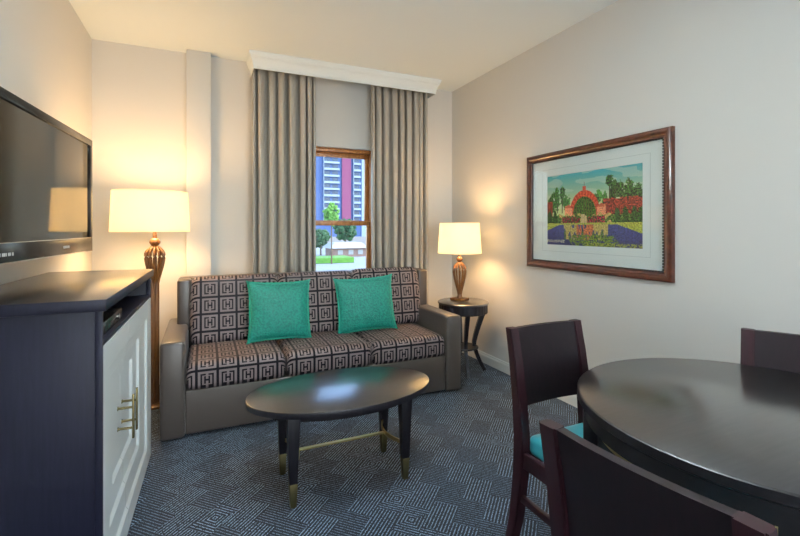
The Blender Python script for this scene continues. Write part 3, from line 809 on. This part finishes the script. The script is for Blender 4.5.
for k in range(13):
    z = 9+k*3.55
    for xa, nb in ((-9.2, 2), (7.4, 1)):
        for q in range(nb):
            x = xa+q*4.4
            MB().box((x+.5, -.12, z+1.0), (x+3.6, .0, z+2.9)).build('window', M['tower_glass'], Tw, 0)
        MB().box((xa, -1.3, z), (xa+nb*4.4-.2, 0, z+1.1), 0).box((xa-.2, -1.3, z+1.1), (xa+.1, 0, z+3.55)).build('balcony', M['tower_white'], Tw, 0)
MB().box((12.2, -.5, 0), (15.5, 0, 58)).build('corner_strip', M['tower_white'], Tw, 0)
def tree(x, y, h, r, mat, label, seed, name='tree', squash=1.0, group=None):
    t_ = empty(name, (x, y, GZ), 0, label, 'tree', group); rnd = random.Random(seed); m = MB()
    for k in range(150):
        d = Vector((rnd.gauss(0, 1), rnd.gauss(0, 1), rnd.gauss(0, 1))).normalized()*r*rnd.random()**.4
        s_ = r*rnd.uniform(.14, .26); b = bmesh.new(); bmesh.ops.create_icosphere(b, subdivisions=1, radius=s_)
        for v in b.verts: v.co *= rnd.uniform(.75, 1.25)
        m._merge(b, T(d.x, d.y, h-r*squash+d.z*squash))
    m.build('crown', mat, t_, 0)
    MB().lathe([(r*.10, 0), (r*.06, h-r*1.4)], 10).build('trunk', M['bark'], t_)
tree(20.3, 75, 10.6, 1.45, M['leaf'], 'rounded bright green treetop in front of the blue tower', 1, squash=1.35)
tree(17.4, 88, 5.8, 2.3, M['leaf2'], 'low dark green tree at the left edge of the window view', 2)
tree(24.5, 100, 6.0, 2.2, M['leaf2'], 'low dark tree right of the rounded treetop', 3)
tree(35.0, 115, 8.8, 3.0, M['leaf2'], 'dark tree below the pink stripe, at the right of the window view', 4)
H_ = empty('low_house', (28.5, 92, GZ), 0, 'low pale-roofed coral house across the street', 'building')
MB().box((-3.4, 0, 0), (4.2, 6, 1.9)).build('wall', M['terracotta'], H_, 0)
MB().hexa([(-4.2, -.8, 1.9), (5, -.8, 1.9), (5, 6.5, 1.9), (-4.2, 6.5, 1.9)], [(-2.8, .6, 3.1), (3.4, .6, 3.1), (3.4, 5, 3.1), (-2.8, 5, 3.1)]).build('roof', M['roof_pale'], H_, 0)
for x in (-2.2, .2, 2.4): MB().box((x, -.08, .5), (x+1.1, 0, 1.5)).build('window', M['roof_pale'], H_, 0)
tag(MB().box((10, 76, GZ), (24.8, 82, GZ+1.0), .1).build('hedge', M['leaf'], None, 0), 'clipped green hedge along the street outside', 'hedge')
tag(MB().box((16, 140, GZ), (58, 141, GZ+3.4)).build('parapet', M['plaster'], None, 0), 'long pale parapet wall beyond the trees outside', 'wall')

# ------------------------------------------------------------------ light
wd = bpy.data.worlds.new('sky'); sc.world = wd; wd.use_nodes = True; nt = wd.node_tree
bg = nt.nodes['Background']; sky = nt.nodes.new('ShaderNodeTexSky'); sky.sky_type = 'NISHITA'; sky.sun_disc = False
sky.sun_elevation = math.radians(48); sky.sun_rotation = math.radians(120); nt.links.new(sky.outputs[0], bg.inputs[0]); bg.inputs[1].default_value = .75
sun = bpy.data.lights.new('sun', 'SUN'); sun.energy = 1.2; sun.angle = .01; sun.color = (1, .96, .9)
so = bpy.data.objects.new('sun', sun); COL.objects.link(so); so.rotation_euler = (math.radians(50), 0, math.radians(60))
def area(name, loc, rot, sx, sy, e, col):
    l = bpy.data.lights.new(name, 'AREA'); l.shape = 'RECTANGLE'; l.size = sx; l.size_y = sy; l.energy = e; l.color = col
    o = bpy.data.objects.new(name, l); COL.objects.link(o); o.location = loc; o.rotation_euler = rot; return o
# added area fill outside the unseen rear window, standing in for daylight
area('rear_daylight_fill', ((RX0+RX1)/2, YF-.20, (RZ0+RZ1)/2), (math.radians(100), 0, 0), RX1-RX0, RZ1-RZ0, 62, (.90, .96, 1.0))
# added bowl uplight, out of view, there to brighten the ceiling
PL = empty('fill_uplight', (.60, 1.35, 2.27), 0, 'added opal bowl uplight just above the view, unseen, brightening the ceiling', 'lamp')
MB().lathe([(.0, -.02), (.12, -.015), (.20, .03), (.23, .10), (.226, .10), (.196, .035), (.118, -.009), (0, -.014)], 48).build('bowl', simple('opal_glass', (.9, .88, .82), .4, Emission_Color=C(1, .92, .80), Emission_Strength=1.0), PL, 60)
MB().tube([(0, 0, -.01), (0, 0, ZC-2.27)], .008, 10).lathe([(0, ZC-2.27-.03), (.06, ZC-2.27-.02), (.06, ZC-2.27), (0, ZC-2.27)], 24).build('stem', M['aged_brass'], PL)
pl = bpy.data.lights.new('ceiling_fill_light', 'AREA'); pl.shape = 'DISK'; pl.size = .34; pl.energy = 178; pl.spread = math.radians(125); pl.color = (.91, .98, 1)
po = bpy.data.objects.new('ceiling_fill_light', pl); COL.objects.link(po); po.parent = PL; po.location = (0, 0, .085); po.rotation_euler = (PI, 0, 0)
# ------------------------------------------------------------------ camera
cam = bpy.data.cameras.new('camera'); cam.sensor_width = 36; cam.lens = 437/800*36; cam.shift_y = -.05; cam.clip_start = .02; cam.clip_end = 1000
co = bpy.data.objects.new('camera', cam); COL.objects.link(co); co.location = (0, 0, 1.3)
co.rotation_euler = (PI/2, 0, -math.atan2(195, 437)); sc.camera = co
vs_ = sc.view_settings; vs_.view_transform = 'Standard'; vs_.look = 'None'; vs_.gamma = 1; vs_.use_curve_mapping = False; vs_.exposure = 0.58
try:
    sc.cycles.use_denoising = True; sc.cycles.sample_clamp_indirect = 6; sc.cycles.max_bounces = 8
except Exception: pass
